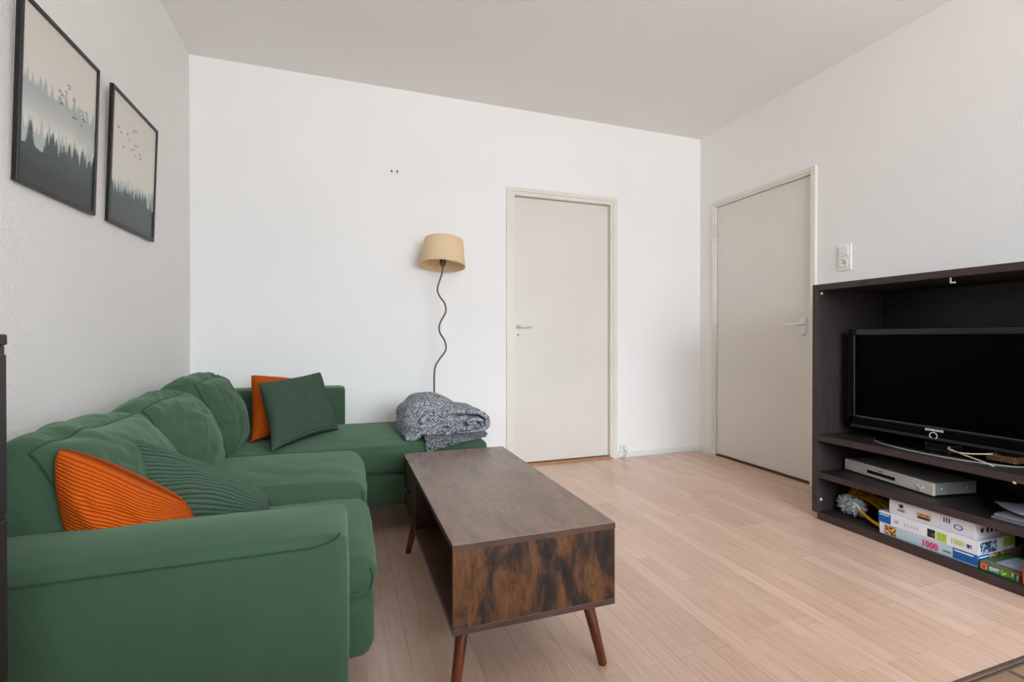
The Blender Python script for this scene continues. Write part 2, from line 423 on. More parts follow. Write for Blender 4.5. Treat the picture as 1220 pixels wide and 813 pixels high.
# ------------------------------------------------------------------ framed prints
def forest(seed, variant, nx=150, ny=180):
    rs = np.random.RandomState(seed)
    U, V = np.meshgrid(np.linspace(0, 1, nx), np.linspace(0, 1, ny))
    def sm(n, amp):
        x = np.linspace(0, 1, n); return np.interp(U[0], x, rs.uniform(-amp, amp, n))
    col = np.zeros((ny, nx, 3)); cream = np.array([214, 207, 196.]); mist = np.array([222, 218, 208.])
    t = np.clip((V-.2)/.8, 0, 1)[..., None]; col[:] = cream*t + mist*(1-t)
    def layer(base, slope, hmin, hmax, n, rgb, fade, alpha, wmul=1.):
        top = np.zeros((ny, nx)) - 1
        ridge = base + slope*U[0] + sm(9, .02)
        a = (V < ridge[None, :]).astype(float)
        for _ in range(n):
            u0 = rs.uniform(-.02, 1.02); h = rs.uniform(hmin, hmax); wd = h*rs.uniform(.42, .6)*wmul
            b = np.interp(u0, U[0], ridge) - .02
            q = np.clip((V-b)/h, 0, 1)
            jag = .62+.55*((q*7+rs.rand()) % 1)
            a = np.maximum(a, ((np.abs(U-u0) < wd*(1-q)*jag*.6) & (V >= b) & (V <= b+h)).astype(float))
        bot = np.clip((V-(ridge[None, :]-fade))/fade, 0, 1)
        return a, bot
    if variant == 0:
        a, bot = layer(.56, .03, .05, .14, 34, None, .22, 1)
        m = (a*bot*.62)[..., None]; col = col*(1-m)+np.array([132, 148, 150.])*m
        g = np.exp(-((V-.50)/.07)**2)[..., None]*.35; col = col*(1-g)+np.array([172, 174, 178.])*g
        a, bot = layer(.29, .05, .05, .13, 45, None, .30, 1)
        m = (a*.45)[..., None]; col = col*(1-m)+np.array([120, 150, 146.])*m
        a, bot = layer(.21, .06, .05, .16, 55, None, .30, 1)
        m = (a*(.80+.2*np.clip((.26-V)/.2, 0, 1)))[..., None]; col = col*(1-m)+np.array([34, 48, 49.])*m
        m = (a*np.clip((.16-V)/.16, 0, 1)*.8)[..., None]; col = col*(1-m)+np.array([30, 35, 34.])*m
    else:
        g = np.clip((.50-V)/.35, 0, 1)[..., None]*.35; col = col*(1-g)+np.array([196, 204, 200.])*g
        a, bot = layer(.28, .06, .05, .12, 40, None, .3, 1)
        m = (a*.5)[..., None]; col = col*(1-m)+np.array([128, 158, 152.])*m
        a, bot = layer(.20, .06, .05, .14, 50, None, .3, 1)
        m = (a*.88)[..., None]; col = col*(1-m)+np.array([48, 64, 64.])*m
        m = (a*np.clip((.2-V)/.2, 0, 1)*.7)[..., None]; col = col*(1-m)+np.array([54, 57, 56.])*m
    for _ in range(1):
        c_ = col.copy(); c_[1:-1, 1:-1] = (4*col[1:-1, 1:-1]+col[:-2, 1:-1]+col[2:, 1:-1]+col[1:-1, :-2]+col[1:-1, 2:])/8; col = c_
    nb = 16
    for i in range(nb):
        u0 = (.45+.5*rs.rand()) if variant == 0 else (.05+.65*rs.rand()); v0 = (.52+.22*rs.rand()) if variant == 0 else (.62+.22*rs.rand())
        wsp = rs.uniform(.012, .026)
        d = np.abs(V-(v0-np.abs(U-u0)*.35*(1 if rs.rand() > .4 else -1)))
        m = ((np.abs(U-u0) < wsp) & (d < .0055))[..., None]*.7; col = col*(1-m)+np.array([70, 74, 76.])*m
    return col

k = N('art_print'); at = k.n('ShaderNodeVertexColor', layer_name='ink'); k.l(at.outputs[0], k.b.inputs['Base Color'])
M['print'] = k.base(None, .3, .3)

def framed(loc_bottom, wd, ht, lean, roll, seed, variant, label):
    """hangs on the left wall facing +X; local: u along +Y, v up, n out"""
    rt = thing('framed_print', loc_bottom, label, 'picture', 'framed prints on the left wall')
    m = Matrix.Translation(loc_bottom) @ Matrix.Rotation(roll, 4, 'X') @ Matrix.Rotation(lean, 4, 'Y')
    fw, fd = .0145, .015
    def b(n0, n1, u0, u1, v0, v1, bev=0): return box(n0, n1, u0, u1, v0, v1, bev, 2, m)
    h = wd/2
    obj('frame', join(b(0, fd, -h, -h+fw, 0, ht, .002), b(0, fd, h-fw, h, 0, ht, .002), b(0, fd, -h+fw-.001, h-fw+.001, 0, fw, .002), b(0, fd, -h+fw-.001, h-fw+.001, ht-fw, ht, .002)), M['black_frame'], rt)
    obj('backing_board', b(-.002, .006, -h+.004, h-.004, .004, ht-.004), plain('pale_backing_board', (214, 210, 202), .7), rt)
    nx, ny = 150, 180
    col = forest(seed, variant, nx, ny)
    bm = bmesh.new(); vs = []
    for j in range(ny):
        for i in range(nx):
            vs.append(bm.verts.new(m @ Vector((.0095, -h+fw-.001+(wd-2*fw+.002)*i/(nx-1), fw-.001+(ht-2*fw+.002)*j/(ny-1)))))
    for j in range(ny-1):
        for i in range(nx-1):
            q = j*nx+i; bm.faces.new((vs[q], vs[q+1], vs[q+nx+1], vs[q+nx]))
    o = obj('art_print', bm, M['print'], rt)
    ca = o.data.color_attributes.new('ink', 'FLOAT_COLOR', 'POINT')
    c = col.reshape(-1, 3)/255; c = np.where(c <= .04045, c/12.92, ((c+.055)/1.055)**2.4)
    ca.data.foreach_set('color', np.concatenate([c, np.ones((len(c), 1))], 1).astype(np.float32).ravel())
    return rt
framed(Vector((L+.004, 2.005, 1.452)), .468, .545, math.radians(2.2), math.radians(1.2), 3, 0, 'black framed forest print with two banks of misty trees, left of the pair')
framed(Vector((L+.004, 2.592, 1.467)), .492, .548, math.radians(2.2), math.radians(.8), 11, 1, 'black framed forest print with an empty pale sky, right of the pair')

# ------------------------------------------------------------------ sofa
SF = thing('corner_sofa', (-.4, 2.0, 0), 'green fabric corner sofa with a chaise along the left and back walls', 'sofa')
sm_ = M['sofa']
def part(name, soft, n=28, mat=None, parent=None): return obj(name, soft.bm(n), mat or sm_, parent or SF, True)
# legs
for x, y in ((-.80, 1.17), (-.08, 1.20), (-.80, 3.40), (.60, 2.62), (.60, 3.18), (-.06, 2.40)):
    obj('leg', lathe([(.018, 0), (.024, .16)], Matrix.Translation((x, y, 0)), 16), M['black'], SF, True)
# frames
part('back_frame', soft_between(-.875, -.70, 1.31, 3.28, .14, .655, .025, (.004, 0, .004)), 24)
part('side_panel', soft_between(-.875, .014, 3.272, 3.475, .14, .680, .025, (0, .004, .004)), 24)
arm_s = soft_between(-.875, .010, 1.098, 1.335, .14, .568, .022, (.004, .006, .022), wr=.0022, wf=(4, 4, 6), seed=4)
arm = part('armrest', arm_s, 36)
obj('piping', tube(smoothpts([(-.86, 1.0985, .551), (-.4, 1.0965, .552), (-.10, 1.0975, .552), (-.05, 1.0985, .554), (-.02, 1.0995, .562), (-.010, 1.103, .569), (-.006, 1.110, .572)], 8), .0024, 8), M['piping'], arm, True)
base = part('seat_base', soft_between(-.71, .078, 1.318, 2.52, .145, .315, .04, (.012, .006, 0), wr=.003, wf=(4, 4, 6), seed=2), 28)
chb = part('chaise_base', soft_between(-.71, .728, 2.505, 3.275, .14, .318, .03, (.004, .004, 0), wr=.0015, seed=5), 24)
chs = soft_between(-.72, .738, 2.495, 3.275, .308, .447, .034, (.006, .01, .016), wr=.005, wf=(2.6, 4, 3), seed=9, skew=.5)
chc = part('chaise_cushion', chs, 44)
obj('piping', chs.pipe([(-1, -1, -.92), (1, -1, -.92), (1, 1, -.92)], .0032), M['piping'], chc, True)
for i, (a, b, sd, zt) in enumerate(((1.325, 1.90, 1, .405), (1.885, 2.515, 2, .450))):
    cs = soft_between(-.66, .088, a, b, .300, zt, .062, (.006, .012, .026), wr=.0085, wf=(3.2, 3, 2.4), seed=sd, skew=.8, fold=0)
    sc_ = part('seat_cushion', cs, 64)
    obj('piping', join(cs.pipe([(1, -1, -.9), (1, -1, .8)], .0032), cs.pipe([(1, -1, -.9), (1, 1, -.9)], .0032)), M['piping'], sc_, True)
# back cushions, leaning on the frame
def back_cushion(y0, y1, x_bot, lean, ht, th, sd, z0=.43):
    cy = (y0+y1)/2
    m = Matrix.Translation((x_bot, cy, z0)) @ Matrix.Rotation(-lean, 4, 'Y') @ Matrix.Translation((-th/2, 0, ht/2))
    cs = Soft((th, y1-y0, ht), .075, (.072, .018, .026), wr=.0125, wf=(5, 6.5, 4), seed=sd, M4=m, skew=.9, fold=.5)
    bc = part('back_cushion', cs, 72)
    obj('piping', join(cs.pipe([(1, -.97, -1), (1, -.97, .96), (1, .97, .96), (1, .97, -1)], .0028, .002, 40)), M['piping'], bc, True)
back_cushion(1.330, 1.985, -.485, .44, .380, .20, 21)
back_cushion(1.965, 2.510, -.478, .44, .392, .20, 22)
back_cushion(2.495, 3.000, -.470, .36, .420, .21, 23)

# ------------------------------------------------------------------ throw pillows
def pillow(name, tl, tr_, bl, br, th, ribs, mat, label, seed, sag=0., rnd=0., full=.45):
    """knife-edge corduroy cushion stretched between four corners"""
    tl, tr_, bl, br = map(Vector, (tl, tr_, bl, br))
    nrm = ((tr_-bl).cross(tl-br)).normalized()
    nu, nv = 60, ribs*6
    bm = bmesh.new(); uvl = bm.loops.layers.uv.new('UVMap')
    def pt(u, v, side):
        # edges drawn in between the corners
        pu = 1-.11*(1-(2*v-1)**2); pv = 1-.11*(1-(2*u-1)**2)
        uu = .5+(u-.5)*pu; vv = .5+(v-.5)*pv
        a_, b_ = 2*uu-1, 2*vv-1
        uu = .5+.5*a_*math.sqrt(1-rnd*b_*b_*.5); vv = .5+.5*b_*math.sqrt(1-rnd*a_*a_*.5)
        p = (tl*(1-uu)+tr_*uu)*vv + (bl*(1-uu)+br*uu)*(1-vv)
        e = max(0, (1-abs(2*u-1)**2.4))**full*max(0, (1-abs(2*v-1)**2.4))**full
        w = Vector((u*3+seed*2.1, v*3+seed, side*4.))
        wr = noise.noise(w)*.18 + (abs(noise.noise(w*1.6))-.3)*.22
        rib = abs(math.sin(PI*v*ribs))**.7
        t = th*.5*e*(1+wr*e) + .0045*rib*min(1, e*3) + .001
        sgy = -sag*(e**.7)
        return p + nrm*side*t + Vector((0, 0, sgy)) + nrm*noise.noise(w*.7)*.012*(1 if e > 0 else 0)
    grid = {}
    for side in (1, -1):
        for j in range(nv+1):
            for i in range(nu+1):
                grid[side, i, j] = bm.verts.new(pt(i/nu, j/nv, side))
        for j in range(nv):
            for i in range(nu):
                q = [grid[side, i, j], grid[side, i+1, j], grid[side, i+1, j+1], grid[side, i, j+1]]
                ij = [(i, j), (i+1, j), (i+1, j+1), (i, j+1)]
                if side < 0: q = q[::-1]; ij = ij[::-1]
                fc = bm.faces.new(q)
                for lp, (a, b) in zip(fc.loops, ij): lp[uvl].uv = (a/nu, b/nv*ribs)
    # close the rim
    rim = [(i, 0) for i in range(nu)] + [(nu, j) for j in range(nv)] + [(i, nv) for i in range(nu, 0, -1)] + [(0, j) for j in range(nv, 0, -1)]
    for a, b in zip(rim, rim[1:]+rim[:1]):
        bm.faces.new((grid[1, a[0], a[1]], grid[-1, a[0], a[1]], grid[-1, b[0], b[1]], grid[1, b[0], b[1]]))
    bmesh.ops.recalc_face_normals(bm, faces=bm.faces[:])
    c = (bl+br)/2
    o = obj(name, bm, mat, None, True)
    tag(o, label, 'pillow', 'corduroy throw pillows on the sofa')
    return root_at(o, c)
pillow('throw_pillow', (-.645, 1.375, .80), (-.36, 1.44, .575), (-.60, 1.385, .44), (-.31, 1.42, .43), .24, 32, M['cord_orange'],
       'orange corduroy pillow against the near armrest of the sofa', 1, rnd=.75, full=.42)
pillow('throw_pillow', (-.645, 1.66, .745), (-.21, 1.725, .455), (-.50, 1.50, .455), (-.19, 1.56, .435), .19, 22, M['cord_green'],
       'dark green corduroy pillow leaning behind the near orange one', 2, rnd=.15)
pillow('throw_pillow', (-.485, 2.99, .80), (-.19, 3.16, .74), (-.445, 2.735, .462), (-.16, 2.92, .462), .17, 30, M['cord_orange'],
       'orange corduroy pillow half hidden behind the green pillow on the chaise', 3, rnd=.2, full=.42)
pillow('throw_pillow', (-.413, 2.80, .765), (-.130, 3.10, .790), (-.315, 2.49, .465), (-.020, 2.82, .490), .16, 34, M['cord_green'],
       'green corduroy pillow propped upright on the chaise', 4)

# ------------------------------------------------------------------ blanket
def blanket():
    bits = []
    # main heap
    bm = bmesh.new(); bmesh.ops.create_uvsphere(bm, u_segments=110, v_segments=70, radius=1)
    for v in bm.verts:
        p = v.co.normalized()
        e = .75
        s = lambda t: math.copysign(abs(t)**e, t)
        q = Vector((s(p.x)*.215, s(p.y)*.265, s(p.z)*.205))
        # folds run over the heap from back-left to front-right
        w = q*7; d = noise.noise(w*.5)*.9
        fold = math.sin((q.x*.6+q.z*1.2+q.y*.5)*34+d*3.5)*.5 + noise.noise(w*1.4)*1.0
        amp = .013*(.4+.6*max(0, p.z+.4))
        q += p*fold*amp
        q.z *= (1 - .42*max(0, q.x/.215)**1.3)          # lower towards the chaise end
        q.z = max(q.z, -.002)
        v.co = q + Vector((.505, 2.86, .462))
    bits.append(bm)
    # folded layers whose edge faces the room: profile in x-z swept along y
    def sheet(prof, ya, yb, th, seed, n=26, amp=.006, yj=.012):
        prof = smoothpts([Vector((x, 0, z)) for x, z in prof], 8)
        b = bmesh.new(); rows = []
        m = len(prof)
        for j in range(n+1):
            y = ya+(yb-ya)*j/n; out = []; inn = []
            for i, p in enumerate(prof):
                t = (prof[min(m-1, i+1)]-prof[max(0, i-1)]).normalized(); nn = Vector((-t.z, 0, t.x))
                o = noise.noise(Vector((p.x*14+seed, y*14, p.z*14)))*amp
                yy = y + noise.noise(Vector((i*.13, seed, j*.02)))*yj
                out.append(b.verts.new((p.x+nn.x*(th/2+o), yy, p.z+nn.z*(th/2+o)))); inn.append(b.verts.new((p.x+nn.x*(-th/2+o), yy, p.z+nn.z*(-th/2+o))))
            rows.append(out+inn[::-1])
        k = len(rows[0])
        for j in range(n):
            for i in range(k): b.faces.new((rows[j][i], rows[j][(i+1) % k], rows[j+1][(i+1) % k], rows[j+1][i]))
        # rounded ends by quads across the thickness
        for row, fl in ((rows[0], 0), (rows[-1], 1)):
            for i in range(m-1):
                q = (row[i], row[i+1], row[k-2-i], row[k-1-i]); b.faces.new(q if fl else q[::-1])
        bmesh.ops.recalc_face_normals(b, faces=b.faces[:]); return b
    # outer fold: bottom layer, round the right end, back over the top
    bits.append(sheet([(.44, .468), (.56, .468), (.68, .470), (.742, .482), (.770, .512), (.762, .552), (.720, .578), (.64, .588), (.55, .592), (.46, .585), (.39, .545)], 2.60, 2.95, .026, 3.1))
    # inner curl
    bits.append(sheet([(.47, .500), (.56, .503), (.66, .500), (.715, .508), (.735, .528), (.715, .545), (.68, .543), (.655, .532), (.672, .522), (.700, .526)], 2.585, 2.9, .02, 8.3))
    # stuffing of the roll: the blanket's middle folded inside
    bm = bmesh.new(); bmesh.ops.create_uvsphere(bm, u_segments=60, v_segments=36, radius=1)
    for v in bm.verts:
        p = v.co.normalized(); q = Vector((math.copysign(abs(p.x)**.8, p.x)*.105, math.copysign(abs(p.y)**.7, p.y)*.165, p.z*.040))
        q += p*(noise.noise(q*22)*.008 + math.sin(q.z*150+noise.noise(q*9)*4)*.004)
        v.co = q + Vector((.640, 2.775, .530))
    bits.append(bm)
    # scrunched front folds
    bits.append(sheet([(.33, .470), (.37, .488), (.41, .532), (.46, .562), (.52, .552), (.57, .520), (.60, .545), (.65, .560)], 2.60, 2.85, .026, 5.2, amp=.012))
    bits.append(sheet([(.31, .468), (.36, .474), (.40, .500), (.44, .490), (.48, .515), (.53, .530), (.56, .500), (.52, .478)], 2.565, 2.8, .022, 6.6, amp=.012))
    # flap hanging over the chaise edge
    b = bmesh.new(); rows = []
    nx, ny = 30, 26
    path = smoothpts([(0, 2.76, .468), (0, 2.62, .470), (0, 2.53, .464), (0, 2.492, .448), (0, 2.478, .425), (0, 2.476, .395)], 6)
    for j in range(ny+1):
        f_ = j/ny; rr = []
        for i in range(nx+1):
            x = .405+.345*i/nx
            end = 1-.52*(i/nx)**.8 if i/nx < .95 else .4    # right part pulled back so the chaise edge shows
            t = f_*end*.985*(len(path)-1); a = int(t); p = path[a].lerp(path[min(a+1, len(path)-1)], t-a)
            wob = noise.noise(Vector((x*16, f_*3, 2)))*.006
            rr.append(b.verts.new((x+noise.noise(Vector((f_*5, x*4, 7)))*.008, p.y-.006+wob, p.z+.006+abs(wob))))
        rows.append(rr)
    for j in range(ny):
        for i in range(nx): b.faces.new((rows[j][i], rows[j][i+1], rows[j+1][i+1], rows[j+1][i]))
    bmesh.ops.solidify(b, geom=b.faces[:], thickness=.010)
    bmesh.ops.recalc_face_normals(b, faces=b.faces[:])
    bits.append(b)
    return join(*bits)
o = tag(obj('knitted_blanket', blanket(), M['knit'], None, True), 'speckled grey knitted blanket heaped on the end of the chaise', 'blanket')
root_at(o, (.5, 2.86, .46))

# ------------------------------------------------------------------ lamp
LY = 3.322
lp = thing('floor_lamp', (.597, LY, 0), 'floor lamp with a wavy thin pole and beige drum shade behind the chaise', 'lamp')
k = N('beige_linen_shade'); v = k.coords((1, 1, 1))
fb = k.noise(v, 300, 3, .7)
c = k.ramp(fb, [(.3, (214, 184, 142)), (.7, (240, 216, 178))])
M['shade'] = k.base(c, .9, .1)
obj('lamp_base', lathe([(0, 0), (.072, 0), (.074, .006), (.072, .012), (.02, .018), (.009, .024), (0, .024)], Matrix.Translation((.597, LY, 0)), 40), M['dark_metal'], lp, True)
pole = [(.597, .02), (.597, .3), (.595, .55), (.595, .632), (.595, .725), (.601, .794), (.624, .84), (.671, .904), (.677, .945), (.665, .986), (.636, 1.032), (.630, 1.073), (.642, 1.114), (.671, 1.167),
        (.677, 1.202), (.666, 1.243), (.636, 1.283), (.619, 1.323), (.624, 1.364), (.642, 1.42), (.652, 1.455), (.654, 1.50)]
obj('pole', tube(smoothpts([(x, LY, z) for x, z in pole], 6), .0062, 12), M['dark_metal'], lp, True)
tilt = Matrix.Translation((.654, LY, 1.497)) @ Matrix.Rotation(math.radians(4.5), 4, 'Y') @ Matrix.Rotation(math.radians(-7), 4, 'X')
so = obj('lamp_socket', lathe([(0, 0), (.015, 0), (.017, .006), (.023, .04), (.023, .052), (0, .052)], tilt, 24), M['dark_metal'], lp, True)
obj('bulb', lathe([(0, .05), (.013, .052), (.014, .07), (.027, .10), (.029, .118), (.022, .138), (0, .146)], tilt, 24), M['white_plastic'], so, True)
sh = [(.156, 0), (.1575, .002), (.1335, .186), (.132, .188), (.1305, .186), (.1545, .002)]
so2 = obj('lamp_shade', lathe(sh, tilt, 64, True), M['shade'], lp, True)
ring = []
for a in (0, 2*PI/3, 4*PI/3):
    ring.append(tube([tilt @ Vector((.022*math.cos(a), .022*math.sin(a), .052)), tilt @ Vector((.151*math.cos(a), .151*math.sin(a), .03))], .002, 6))
obj('shade_ring', join(*ring), M['metal'], lp, True)

# ------------------------------------------------------------------ coffee table
TX0, TX1, TY0, TY1 = .272, .760, 1.246, 2.318
ct = thing('coffee_table', ((TX0+TX1)/2, (TY0+TY1)/2, 0), 'rustic brown wooden coffee table on splayed legs in front of the sofa', 'table')
obj('tabletop', box(TX0, TX1, TY0, TY1, .432, .450, .0004), [M['rustic_top']], ct)
obj('top_edge', join(box(TX0-.0006, TX1+.0004, TY0-.0008, TY0+.002, .4325, .4488), box(TX0-.0008, TX0+.002, TY0+.0005, TY1-.0005, .4325, .4488)), M['rustic_edge'], ct)
for y in (TY0, TY1-.018):
    obj('end_panel', box(TX0+.0004, TX1-.0004, y+.0006, y+.0174, .2255, .4325, .0006), M['rustic_end'], ct)
obj('bottom_panel', box(TX0, TX1, TY0, TY1, .208, .226, .0012), M['rustic_edge'], ct)
obj('divider', box(TX0+.004, TX1-.004, 1.955, 1.971, .226, .432, .001), M['rustic_side'], ct)
obj('back_panel', box(TX1-.022, TX1-.008, TY0+.018, 1.955, .226, .432, .001), M['rustic_side'], ct)
for x0, x1, hx in ((TX0+.006, TX0+.022, TX0+.004), (TX1-.022, TX1-.006, TX1-.004)):
    dw = obj('drawer_front', box(x0, x1, 1.974, TY1-.021, .230, .428, .001), M['rustic_side'], ct)
    s_ = -1 if hx < .5 else 1
    obj('drawer_knob', lathe([(0, 0), (.006, 0), (.005, .008), (.011, .014), (.011, .02), (0, .022)], frameM((hx+s_*.002, 2.13, .33), (0, s_, 0), (0, 0, 1)), 16), M['dark_metal'], dw, True)
for sx, sy in ((-1, -1), (1, -1), (-1, 1), (1, 1)):
    cx, cy = (TX0+TX1)/2, (TY0+TY1)/2
    top = Vector((cx+sx*.192, cy+sy*.445, .209)); ft = Vector((cx+sx*.232, cy+sy*.488, 0))
    d = (top-ft)
    lg = obj('leg', lathe([(0, 0), (.0115, 0), (.0130, .003), (.0195, d.length-.002), (.0195, d.length), (0, d.length)], Matrix.Translation(ft+Vector((0, 0, .0))) @ Vector((0, 0, 1)).rotation_difference(d).to_matrix().to_4x4(), 28), M['leg_wood'], ct, True)
    for v in lg.data.vertices:
        pass

# ------------------------------------------------------------------ media cabinet
KX0, KX1, KY0, KY1 = 2.467, 2.985, .760, 1.985
cb = thing('media_cabinet', (2.73, 1.37, 0), 'dark brown open media cabinet with three shelves against the right wall', 'cabinet')
TH = .034
for y in (KY0, KY1-TH):
    sp_ = obj('side_panel', box(KX0, KX1, y, y+TH, .034, 1.291, .0015), M['wenge_v'], cb)
    obj('panel_edge', box(KX0-.0008, KX0+.002, y+.001, y+TH-.001, .036, 1.289), M['wenge_edge'], sp_)
tp = obj('top_panel', box(KX0, KX1, KY0+TH, KY1-TH, 1.258, 1.291, .0015), M['wenge_h'], cb)
obj('panel_edge', box(KX0-.0008, KX0+.002, KY0+TH, KY1-TH, 1.2595, 1.2895), M['wenge_edge'], tp)
bp_ = obj('bottom_panel', box(KX0, KX1, KY0+TH, KY1-TH, .0, .042, .0015), M['wenge_h'], cb)
obj('panel_edge', box(KX0-.0008, KX0+.002, KY0+TH, KY1-TH, .001, .0405), M['wenge_edge'], bp_)
for zt, x0 in ((.466, KX0), (.262, KX0)):
    sf = obj('shelf', box(x0, KX1-.01, KY0+TH, KY1-TH, zt-TH, zt, .0015), M['wenge_h'], cb)
    obj('panel_edge', box(x0-.0008, x0+.002, KY0+TH, KY1-TH, zt-TH+.0015, zt-.0015), M['wenge_edge'], sf)
obj('back_panel', box(KX1-.012, KX1, KY0+TH, KY1-TH, .042, 1.258), M['wenge_h'], cb)
for z in (1.243, .105):
    obj('screw_cap', cyl((2.492, KY1-TH+.002, z), (2.492, KY1-TH-.003, z), .0075, 16), M['white_plastic'], cb, True)
obj('door_bracket', join(box(2.486, 2.489, 1.3465, 1.3515, 1.234, 1.274, .0005), box(2.486, 2.489, 1.331, 1.3515, 1.2335, 1.2385, .0005)), M['white_plastic'], cb)
obj('edge_chip', lathe([(0, 0), (.006, .0004), (0, .0012)], frameM((KX0-.0008, 1.125, .4325), (0, -1, 0), (0, .2, 1)), 7), plain('bare_chipboard', (214, 176, 150), .8), cb)
# ---- television
TVX = 2.615; TVY0, TVY1, TVZ0, TVZ1 = 1.078, 1.893, .515, 1.045
tv = thing('television', (2.65, 1.485, .466), 'black flat screen television on the top shelf of the media cabinet', 'television')
bz = .034; lb = .062
body = join(box(TVX+.013, TVX+.055, TVY0+.004, TVY1-.004, TVZ0+.004, TVZ1-.004, .012, 3), box(TVX+.05, TVX+.095, TVY0+.09, TVY1-.09, TVZ0+.05, TVZ1-.06, .02, 3))
obj('casing', body, M['black'], tv, True)
obj('bezel', join(box(TVX, TVX+.02, TVY0, TVY0+bz, TVZ0+.02, TVZ1, .005, 3), box(TVX, TVX+.02, TVY1-bz, TVY1, TVZ0+.02, TVZ1, .005, 3),
    box(TVX, TVX+.02, TVY0+bz-.004, TVY1-bz+.004, TVZ1-bz, TVZ1, .005, 3), box(TVX, TVX+.024, TVY0+.002, TVY1-.002, TVZ0+.014, TVZ0+lb, .006, 3)), M['piano'], tv)
k = N('screen_panel'); M['screen'] = k.base((.0008, .001, .0011, 1), .3, .035)
obj('screen', box(TVX+.007, TVX+.014, TVY0+bz-.003, TVY1-bz+.003, TVZ0+lb-.003, TVZ1-bz+.003), M['screen'], tv)
obj('screen_edge_glint', join(box(TVX+.0045, TVX+.008, TVY0+bz-.002, TVY1-bz+.002, TVZ0+lb-.001, TVZ0+lb+.0018), box(TVX+.0045, TVX+.008, TVY1-bz-.001, TVY1-bz+.0012, TVZ0+lb, TVZ1-bz)), plain('dim_grey_glint', (96, 98, 100), .4), tv)  # grey strips painted in for the highlight lines along the screen edges
obj('speaker_lip', box(TVX-.002, TVX+.03, TVY0+.012, TVY1-.012, TVZ0, TVZ0+.015, .005, 3), plain('satin_black_plastic', (34, 33, 33), .4), tv)
fm = frameM((TVX-.0005, 1.518, TVZ0+.044), (0, -1, 0), (0, 0, 1))
obj('lettering', text_bm('SAMSUNG', .0142, fm, .0004, .0005, 1.15), M['white_plastic'], tv)
obj('power_ring', lathe([(.0138, 0), (.0165, 0), (.0165, .0015), (.0138, .0015)], frameM((TVX-.0005, 1.483, TVZ0+.023), (0, -1, 0), (0, 0, 1)), 32, True), M['white_plastic'], tv)
st = obj('stand_base', lathe([(0, 0), (.98, 0), (1, .35), (.985, .8), (.9, 1), (0, 1.4)], Matrix.Translation((2.640, 1.455, .4665)) @ Matrix.Diagonal((.142, .298, .012, 1)), 64), M['piano'], tv, True)
obj('stand_rim', lathe([(.99, 0), (1.004, .1), (1.004, .5), (.99, .6)], Matrix.Translation((2.640, 1.455, .4665)) @ Matrix.Diagonal((.142, .298, .012, 1)), 64, True), M['grey_plastic'], st, True)
obj('stand_neck', box(2.635, 2.69, 1.385, 1.535, .478, .60, .01, 3), M['piano'], tv)
# ---- cable, woven box, clear tray on the tv shelf
o = tag(obj('white_cable', join(tube(smoothpts([(2.66, 1.44, .494), (2.57, 1.40, .497), (2.53, 1.345, .4975), (2.53, 1.30, .501), (2.54, 1.265, .507), (2.555, 1.235, .512)]), .0027, 8),
    tube(smoothpts([(2.57, 1.40, .500), (2.535, 1.33, .492), (2.52, 1.27, .484), (2.512, 1.235, .478), (2.512, 1.21, .4705)]), .0027, 8)), plain('ivory_cable_plastic', (214, 200, 178), .45), None, True),
    'thin white cable lying over the television stand', 'cable')
root_at(o, (2.53, 1.27, .4693))
k = N('woven_cane'); v = k.coords(); wv = k.n('ShaderNodeTexChecker', Scale=150.0); k.l(v, wv.inputs['Vector'])
wv.inputs['Color1'].default_value = lin((120, 84, 52)); wv.inputs['Color2'].default_value = lin((62, 42, 28))
M['cane'] = k.base(wv.outputs[0], .7, .3)
bs = [box(2.565, 2.665, 1.165, 1.265, .4845, .488, .001)]
for q in range(3):
    z = .490+.0075*q
    bs.append(tube(smoothpts([(2.57, 1.17, z), (2.57, 1.215, z), (2.57, 1.26, z), (2.615, 1.262, z), (2.66, 1.26, z), (2.66, 1.215, z), (2.66, 1.17, z), (2.615, 1.168, z), (2.57, 1.17, z)], 5), .0042, 8))
o = tag(obj('woven_tray', join(*bs), M['cane'], None, True), 'small brown woven tray sitting on the right end of the television stand', 'tray'); root_at(o, (2.615, 1.215, .4845))
# ---- dvd player
mdv = frameM((2.602, 1.690, .262), (.986, -.166, 0), (.166, .986, 0))     # local x = depth into shelf, y along the front
dv = thing('dvd_player', (2.603, 1.682, .262), 'slim silver disc player on the middle shelf of the cabinet', 'player')
def dbox(x0, x1, y0, y1, z0, z1, bev=.001): return box(x0, x1, y0, y1, z0, z1, bev, 2, mdv)
hw = .240
M['silver'] = plain('silver_plastic', (216, 209, 200), .35, .5, .0, .02)
M['silver_lid'] = plain('grey_painted_lid', (150, 148, 144), .34, .5, .1, .02)
obj('case', dbox(.012, .245, -hw+.002, hw-.002, .008, .064, .002), M['silver_lid'], dv)
obj('front_panel', dbox(0, .014, -hw, hw, .006, .065, .003), M['silver'], dv)
obj('display_window', dbox(-.001, .004, -.055, .100, .0215, .039, .0006), M['piano'], dv)
obj('disc_tray_seam', join(dbox(-.0006, .003, -.10, .165, .0515, .0525, 0), dbox(-.0006, .003, -.13, .21, .014, .0148, 0)), M['grey_plastic'], dv)
for yy in (-.165, -.19):
    obj('button', lathe([(0, 0), (.0075, 0), (.007, .0025), (0, .003)], mdv @ frameM((.001, yy, .033), (0, -1, 0), (0, 0, 1)), 16), M['metal'], dv, True)
obj('button', lathe([(0, 0), (.010, 0), (.009, .0025), (0, .003)], mdv @ frameM((.001, -.178, .024), (0, -1, 0), (0, 0, 1)), 16), M['metal'], dv, True)
obj('lettering', text_bm('DVD', .0105, mdv @ frameM((-.0005, .034, .043), (0, -1, 0), (0, 0, 1)), .0004, .0003, 1.1), paper('violet_logo_print', (96, 84, 150)), dv)
